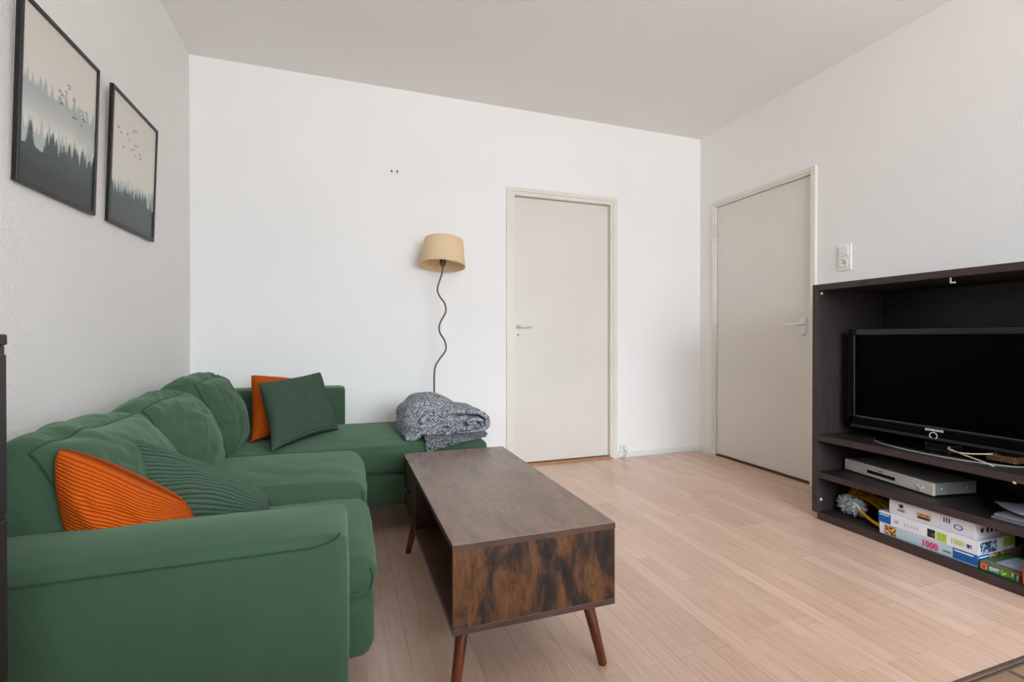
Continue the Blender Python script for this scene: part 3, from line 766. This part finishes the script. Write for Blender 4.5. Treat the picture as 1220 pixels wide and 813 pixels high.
for xx in (.05, .19):
    obj('screw', lathe([(0, 0), (.0055, 0), (.004, .002), (0, .0025)], mdv @ frameM((xx, -hw+.0025, .036), (1, 0, 0), (0, 0, 1)) , 12), M['white_plastic'], dv, True)
for xx, yy in ((.04, -.19), (.04, .19), (.21, -.19), (.21, .19)):
    obj('foot', lathe([(.012, 0), (.014, .009)], mdv @ Matrix.Translation((xx, yy, 0)), 16), M['black'], dv, True)
# ---- grey cloth over grey box at the right of the middle shelf
def lump(x0, x1, y0, y1, z0, z1, r, seed, wr, wf=(20, 20, 20), puff=(.004, .004, .006)): return soft_between(x0, x1, y0, y1, z0, z1, r, puff, wr=wr, wf=wf, seed=seed).bm(22)
k = N('grey_felt'); v = k.coords(); f_ = k.noise(v, 260, 2, .7); M['felt'] = k.base(k.ramp(f_, [(.3, (84, 88, 100)), (.7, (168, 172, 184))]), .8, .2); k.bump(f_, .6, .003)
bm = bmesh.new(); bmesh.ops.create_uvsphere(bm, u_segments=40, v_segments=24, radius=1)
for v_ in bm.verts:
    p = v_.co.copy(); ty = (p.y+1)/2
    wd_ = .10*(1-.75*max(0, p.y)**2)
    v_.co = Vector((2.622+p.x*wd_, 1.115+p.y*.145, .299+p.z*.016*(1-.6*max(0, p.y)) + .004*noise.noise(p*3)))
o = tag(obj('slipper', bm, M['felt'], None, True), 'grey felt slipper with a pointed toe on the middle shelf edge', 'slipper'); root_at(o, (2.64, 1.1, .288))
o = tag(obj('magazine', join(box(2.500, 2.70, .96, 1.213, .2625, .2705, .001), box(2.505, 2.70, .965, 1.207, .2705, .2825, .004)), paper('silver_cover_paper', (120, 124, 134)), None), 'silver grey magazine lying flat under the felt slipper', 'magazine'); root_at(o, (2.6, 1.09, .2625))

# ---- puzzle boxes on the bottom shelf
ZB = .042
def carton(label, x0, x1, y0, y1, z0, z1, m, lid=None, group='puzzle and game boxes on the bottom shelf', name='puzzle_box'):
    rt = thing(name, ((x0+x1)/2, (y0+y1)/2, z0), label, 'box', group)
    obj('box_base', box(x0+.002, x1-.002, y0+.002, y1-.002, z0, z1-.004, .0008), m, rt)
    obj('lid', box(x0, x1, y0, y1, z0+.004, z1, .0012), lid or m, rt)
    return rt
def front(rt, x, y0, y1, z0, z1, m, name='printed_panel', d=.0006):      # panel on the front (towards -X)
    return obj(name, box(x-d, x+.001, y0, y1, z0, z1), m, rt)
def end(rt, y, x0, x1, z0, z1, m, name='printed_panel', d=.0006):        # panel on the end (towards -Y)
    return obj(name, box(x0, x1, y-d, y+.001, z0, z1), m, rt)
def ftext(rt, txt, size, x, y, z, m, bold=.0003, sx=1.): return obj('lettering', text_bm(txt, size, frameM((x-.0008, y, z), (0, -1, 0), (0, 0, 1)), .0003, bold, sx), m, rt)
X = 2.485
# bottom box
z0, z1 = ZB, .093
b = carton('pale blue puzzle box with pink number, lowest of the stack', X, 2.80, 1.248, 1.637, z0, z1, M['p_pale'])
front(b, X, 1.562, 1.612, z0+.006, z1-.001, M['p_market']); front(b, X, 1.615, 1.636, z0+.006, z1-.001, M['p_white'])
front(b, X, 1.2485, 1.335, z0+.006, z1-.001, M['p_blue']); front(b, X-.0006, 1.262, 1.330, z1-.012, z1-.007, M['p_white'], 'title_strip')
ftext(b, '1000', .040, X, 1.455, z0+.012, M['p_magenta'], .0012, .82)
front(b, X, 1.342, 1.372, z0+.018, z0+.026, M['p_teal'])
for q in range(3): front(b, X, 1.615+.006*q, 1.617+.006*q, z0+.012, z1-.008, M['p_lavender'], 'fine_print', .0009)
end(b, 1.248, X+.001, X+.075, z0+.006, z1-.001, M['p_blue']); end(b, 1.248, X+.09, X+.165, z0+.006, z1-.004, M['p_market']); end(b, 1.248, X+.17, X+.31, z0+.006, z1-.002, paper('dusty_rose_print', (150, 116, 104)))
end(b, 1.2474, X+.008, X+.07, z1-.014, z1-.008, M['p_white'], 'title_strip')
# middle box
z0, z1 = .093, .150
b = carton('white puzzle box with blue square and lime print, middle of the stack', X-.001, 2.77, 1.243, 1.641, z0, z1, M['p_white'])
front(b, X-.001, 1.585, 1.6405, z0+.006, z1-.007, M['p_blue']); front(b, X-.0016, 1.592, 1.636, z1-.016, z1-.012, M['p_white'], 'title_strip')
front(b, X-.001, 1.552, 1.568, z0+.020, z0+.034, M['p_grey']); 
for q in range(5): front(b, X-.001, 1.468+.013*q, 1.475+.013*q, z0+.018, z0+.034-.002*(q % 2), M['p_lavender'], 'fine_print')
front(b, X-.001, 1.401, 1.431, z0+.010, z0+.046, M['p_dark']); front(b, X-.0014, 1.403, 1.415, z0+.014, z0+.03, M['p_market'], 'fine_print')
front(b, X-.001, 1.358, 1.394, z0+.008, z0+.044, M['p_lime'])
ftext(b, '1000', .032, X-.001, 1.345, z0+.016, M['p_lime'], .0004, .82); front(b, X-.001, 1.268, 1.287, z0+.016, z0+.034, M['p_sea'])
end(b, 1.243, X+.004, X+.115, z0+.006, z1-.003, M['p_sea']); end(b, 1.243, X+.165, X+.24, z0+.016, z1-.006, M['p_lime']); end(b, 1.243, X+.245, X+.283, z0+.003, z1-.002, M['p_navy'])
# top box
z0, z1 = .1505, .218
b = carton('white puzzle box with a black puzzle piece mark, topmost of the stack', X+.012, 2.76, 1.262, 1.600, z0, z1, paper('offwhite_carton', (220, 220, 226)))
x = X+.012
def piece(rt, mtx, s, m):
    bits = [box(-.42*s, .42*s, -.3*s, .3*s, 0, .0006, 0, 1, mtx)]
    for px, py in ((-.5, .18), (.5, .1), (.15, .42), (-.2, -.42), (.28, -.4)): bits.append(lathe([(0, 0), (.17*s, 0), (.17*s, .0006), (0, .0006)], mtx @ Matrix.Translation((px*s, py*s, 0)), 14))
    return obj('puzzle_piece_mark', join(*bits), m, rt)
piece(b, frameM((x-.0001, 1.548, z0+.048), (0, -1, 0), (.0, 0, 1)), .018, M['p_black'])
ftext(b, '1000', .017, x, 1.566, z0+.021, M['p_dark'], .0002, 1.0)
front(b, x, 1.425, 1.482, z0+.016, z0+.044, M['p_tan']); front(b, x-.0005, 1.43, 1.475, z0+.018, z0+.028, M['p_dark'], 'fine_print')
front(b, x-.0005, 1.436, 1.468, z0+.033, z0+.040, M['p_market'], 'fine_print')
front(b, x, 1.388, 1.3888, z0+.006, z1-.004, M['p_grey'], 'fold_line')
for q in range(3): front(b, x, 1.352+.010*q, 1.357+.010*q, z0+.036, z0+.056, M['p_dark'], 'fine_print')
obj('oval_logo', lathe([(.0095, 0), (.0135, 0), (.0135, .0007), (.0095, .0007)], frameM((x-.0001, 1.322, z0+.030), (0, -1, 0), (0, 0, 1)) @ Matrix.Diagonal((1.25, .9, 1, 1)), 28, True), M['p_blue'], b)
piece(b, frameM((X+.055, 1.2619, z0+.035), (1, 0, 0), (0, 0, 1)), .02, M['p_dark'])
for q in range(3): end(b, 1.262, X+.085+.028*q, X+.10+.028*q, z0+.022, z0+.046-.008*(q % 2), M['p_dark'], 'fine_print')
# game box, and a sliver of a red one beside it
z0, z1 = ZB, .078
b = carton('green and red game box with teal title beside the puzzle stack', X-.004, X+.20, 1.112, 1.240, z0, z1, M['p_green'], None, name='game_box')
front(b, X-.004, 1.113, 1.239, z1-.004, z1-.0005, M['p_red'], 'lid_rim', .0012)
front(b, X-.004, 1.215, 1.236, z0+.007, z0+.028, M['p_orange']); front(b, X-.0046, 1.221, 1.230, z0+.011, z0+.024, M['p_red'], 'fine_print')
front(b, X-.004, 1.174, 1.210, z0+.007, z0+.028, M['p_teal']); ftext(b, 'EXIT', .018, X-.0046, 1.207, z0+.012, M['p_white'], .0006, .82)
front(b, X-.004, 1.134, 1.172, z0+.006, z0+.028, M['p_leaf']); front(b, X-.004, 1.1135, 1.129, z0+.006, z0+.029, M['p_black'])
for q in range(3): front(b, X-.0046, 1.118, 1.124, z0+.008+.007*q, z0+.012+.007*q, M['p_grey'], 'fine_print')
obj('printed_panel', box(X+.03, X+.17, 1.125, 1.205, z1-.0003, z1+.0006), M['p_lavender'], b); obj('printed_panel', box(X+.004, X+.022, 1.118, 1.235, z1-.0003, z1+.0006), paper('dusk_print', (120, 108, 122)), b)
b = carton('red and orange game box at the right edge of the bottom shelf', X-.012, X+.15, .98, 1.104, z0, z0+.066, M['p_red'], None, name='game_box')
front(b, X-.012, .99, 1.096, z0+.012, z0+.05, M['p_orange'])
b = carton('navy blue box standing behind the puzzle stack', 2.83, 2.955, 1.06, 1.30, ZB, .17, M['p_navy'], None, name='storage_box')

# ---- gloves, bag and brush at the left of the bottom shelf
def crumple(cx, cy, cz, rx, ry, rz, seed, f=3.2, amp=.45, n=44):
    bm = bmesh.new(); bmesh.ops.create_uvsphere(bm, u_segments=n, v_segments=n//2, radius=1)
    for v in bm.verts:
        p = v.co.normalized(); w = p*f+Vector((seed, seed*.7, 0))
        r = 1+amp*(abs(noise.noise(w))*1.6-.5)+amp*.5*(abs(noise.noise(w*2.3))-.3)
        v.co = Vector((cx+p.x*rx*r, cy+p.y*ry*r, max(ZB+.0008, cz+p.z*rz*r)))
    return bm
k = N('crinkled_plastic'); v = k.coords(); f_ = k.noise(v, 45, 4, .7, 1.5)
k.bump(f_, .8, .02); M['bag'] = k.base(k.ramp(f_, [(.3, (176, 200, 214)), (.5, (222, 234, 240)), (.7, (246, 248, 250))]), .18, .6)
k.b.inputs['Transmission Weight'].default_value = .12
o = tag(obj('plastic_bag', join(crumple(2.60, 1.885, .088, .035, .048, .05, 2.2), crumple(2.585, 1.825, .092, .035, .05, .045, 5.1)), M['bag'], None, True), 'crumpled pale blue plastic bag on the bottom shelf', 'bag'); root_at(o, (2.59, 1.86, ZB))
def glove():
    bits = [crumple(2.715, 1.895, .105, .05, .055, .062, 3.3, 2.4, .35)]
    palm = Vector((2.70, 1.84, .125))
    for i, (dy, dz, dx) in enumerate(((-.135, -.055, -.045), (-.15, -.04, -.02), (-.15, -.03, .0), (-.13, -.025, .025), (-.05, .055, -.03))):
        a = palm+Vector((-.02+.013*i, 0, .004*(2-abs(2-i)))); e = palm+Vector((dx, dy, dz))
        bits.append(tube(smoothpts([a+Vector((0, .03, -.01)), a, a.lerp(e, .5)+Vector((0, 0, .014)), a.lerp(e, .85)+Vector((0, 0, .004)), e]), [.014]*12+[.0125]*6+[.010]*5+[.0078, .004], 12))
    return join(*bits)
o = tag(obj('rubber_glove', glove(), plain('ochre_rubber', (164, 118, 24), .5, .4, var=.18, vs=24), None, True), 'ochre yellow rubber gloves bundled behind the plastic bag', 'glove'); root_at(o, (2.7, 1.86, ZB))
br = thing('dish_brush', (2.55, 1.74, ZB), 'yellow handled brush with a pale neck beside the puzzle boxes', 'brush')
obj('handle', tube(smoothpts([(2.548, 1.775, .098), (2.543, 1.745, .082), (2.540, 1.71, .066), (2.54, 1.675, .056), (2.54, 1.65, .054)], 6), [.006]*8+[.008]*8+[.0095]*7+[.007, .004], 12), plain('yellow_plastic', (232, 176, 24), .35), br, True)
obj('neck', tube(smoothpts([(2.60, 1.86, .125), (2.575, 1.82, .118), (2.548, 1.775, .098)], 6), .006, 12), M['white_plastic'], br, True)
obj('bristle_head', join(lathe([(0, 0), (.026, 0), (.028, .012), (0, .016)], Matrix.Translation((2.605, 1.872, .118)) @ Matrix.Rotation(.5, 4, 'X'), 20), *[cyl((2.605+.018*math.cos(a), 1.872+.018*math.sin(a), .12), (2.605+.022*math.cos(a), 1.872+.022*math.sin(a), .096), .003, 6) for a in [q*PI/6 for q in range(12)]]), M['white_plastic'], br)

# ------------------------------------------------------------------ chest at the left edge and dining table at the right
ch = thing('chest_of_drawers', (-.66, .5, 0), 'black brown chest cut by the left edge of the view', 'chest')
obj('body', box(-.885, -.4425, .12, .866, .0, .985, .002), M['chest'], ch)
obj('top_board', box(-.89, -.440, .115, .867, .985, 1.0, .002), M['chest'], ch)
for i in range(4):
    q = obj('drawer', box(-.453, -.4405, .135, .8655, .06+i*.23, .06+i*.23+.222, .0015), M['chest'], ch)
    obj('knob', lathe([(0, 0), (.006, 0), (.006, .01), (.013, .018), (0, .024)], frameM((-.441, .5, .17+i*.23), (0, 1, 0), (0, 0, 1)), 16), M['dark_metal'], q, True)
k = N('parquet_top')
tc = k.n('ShaderNodeTexCoord'); brk = k.n('ShaderNodeTexBrick', Scale=1.0); brk.offset = .5
brk.inputs['Brick Width'].default_value = .085; brk.inputs['Row Height'].default_value = .042; brk.inputs['Mortar Size'].default_value = .0025
brk.inputs['Color1'].default_value = lin((150, 118, 86)); brk.inputs['Color2'].default_value = lin((126, 96, 78)); brk.inputs['Mortar'].default_value = lin((84, 66, 50))
k.l(tc.outputs['Object'], brk.inputs['Vector'])
nz = k.noise(k.coords((1, 6, 1)), 20, 5); M['parquet'] = k.base(k.mix(.5, brk.outputs['Color'], k.ramp(nz, [(.3, (190, 180, 170)), (.7, (255, 255, 255))]), 'MULTIPLY'), .45, .35)
M['table_rim'] = rustic('dark_table_rim', (1, 4, 4), [(.3, (70, 52, 40)), (.6, (92, 70, 54))])
PX0, PX1, PY0, PY1, PZ = -.42, 1.38, -.62, .2285, .74  # left end stretched out of view so the table shades the sofa arm
dt = thing('dining_table', ((PX0+PX1)/2, (PY0+PY1)/2, 0), 'brown parquet topped dining table at the lower right corner', 'table')
obj('tabletop', box(PX0+.004, PX1-.004, PY0+.004, PY1-.004, PZ-.028, PZ, .001), M['parquet'], dt)
obj('rim', join(box(PX0, PX1, PY1-.004, PY1, PZ-.03, PZ+.0008, .001), box(PX0, PX1, PY0, PY0+.004, PZ-.03, PZ+.0008, .001), box(PX0, PX0+.004, PY0, PY1, PZ-.03, PZ+.0008, .001), box(PX1-.004, PX1, PY0, PY1, PZ-.03, PZ+.0008, .001)), M['table_rim'], dt)
for x in (PX0+.03, PX1-.08):
    for y in (PY0+.03, PY1-.08): obj('leg', box(x, x+.05, y, y+.05, 0, PZ-.028, .003), M['table_rim'], dt)

# ------------------------------------------------------------------ light
W = bpy.data.worlds.new('overcast_sky'); bpy.context.scene.world = W; W.use_nodes = True
bg = W.node_tree.nodes['Background']; wn = W.node_tree.nodes; wl = W.node_tree.links
tcw = wn.new('ShaderNodeTexCoord'); sxyz = wn.new('ShaderNodeSeparateXYZ'); mr = wn.new('ShaderNodeMapRange'); rp = wn.new('ShaderNodeValToRGB')
wl.new(tcw.outputs['Generated'], sxyz.inputs[0]); wl.new(sxyz.outputs['Z'], mr.inputs[0]); mr.inputs[1].default_value = -1; mr.inputs[2].default_value = 1
SKY = [(0, (.62, .66, .70)), (.495, (.62, .66, .70)), (.51, (.50, .56, .62)), (.57, (.76, .85, .94)), (.64, (1.04, 1.16, 1.27)), (1, (1.2, 1.34, 1.47))]
while len(rp.color_ramp.elements) < len(SKY): rp.color_ramp.elements.new(.5)
for e_, (p_, c_) in zip(rp.color_ramp.elements, SKY): e_.position = p_; e_.color = c_+(1,)
wl.new(mr.outputs[0], rp.inputs[0]); wl.new(rp.outputs[0], bg.inputs[0]); bg.inputs[1].default_value = 16.3
la = bpy.data.lights.new('window_daylight', 'AREA'); la.shape = 'RECTANGLE'; la.size = WX1-WX0; la.size_y = WZ1-WZ0
la.cycles.is_portal = True
lo = bpy.data.objects.new('window_daylight', la); C.objects.link(lo)
lo.location = ((WX0+WX1)/2, B-.098, (WZ0+WZ1)/2); lo.rotation_euler = (PI/2, 0, 0)   # shines towards +Y

# ------------------------------------------------------------------ camera and view
cam = bpy.data.cameras.new('camera'); co = bpy.data.objects.new('camera', cam); C.objects.link(co)
cam.sensor_width = 36; cam.lens = 575.6/1220*36; cam.clip_start = .02
co.location = (0, 0, .994); co.rotation_euler = (math.radians(90-.292), 0, -.337007)
sc = bpy.context.scene; sc.camera = co
sc.view_settings.view_transform = 'Standard'; sc.view_settings.look = 'None'; sc.view_settings.gamma = 1; sc.view_settings.use_curve_mapping = False
sc.view_settings.exposure = 0
sc.cycles.diffuse_bounces = 8; sc.cycles.max_bounces = 14
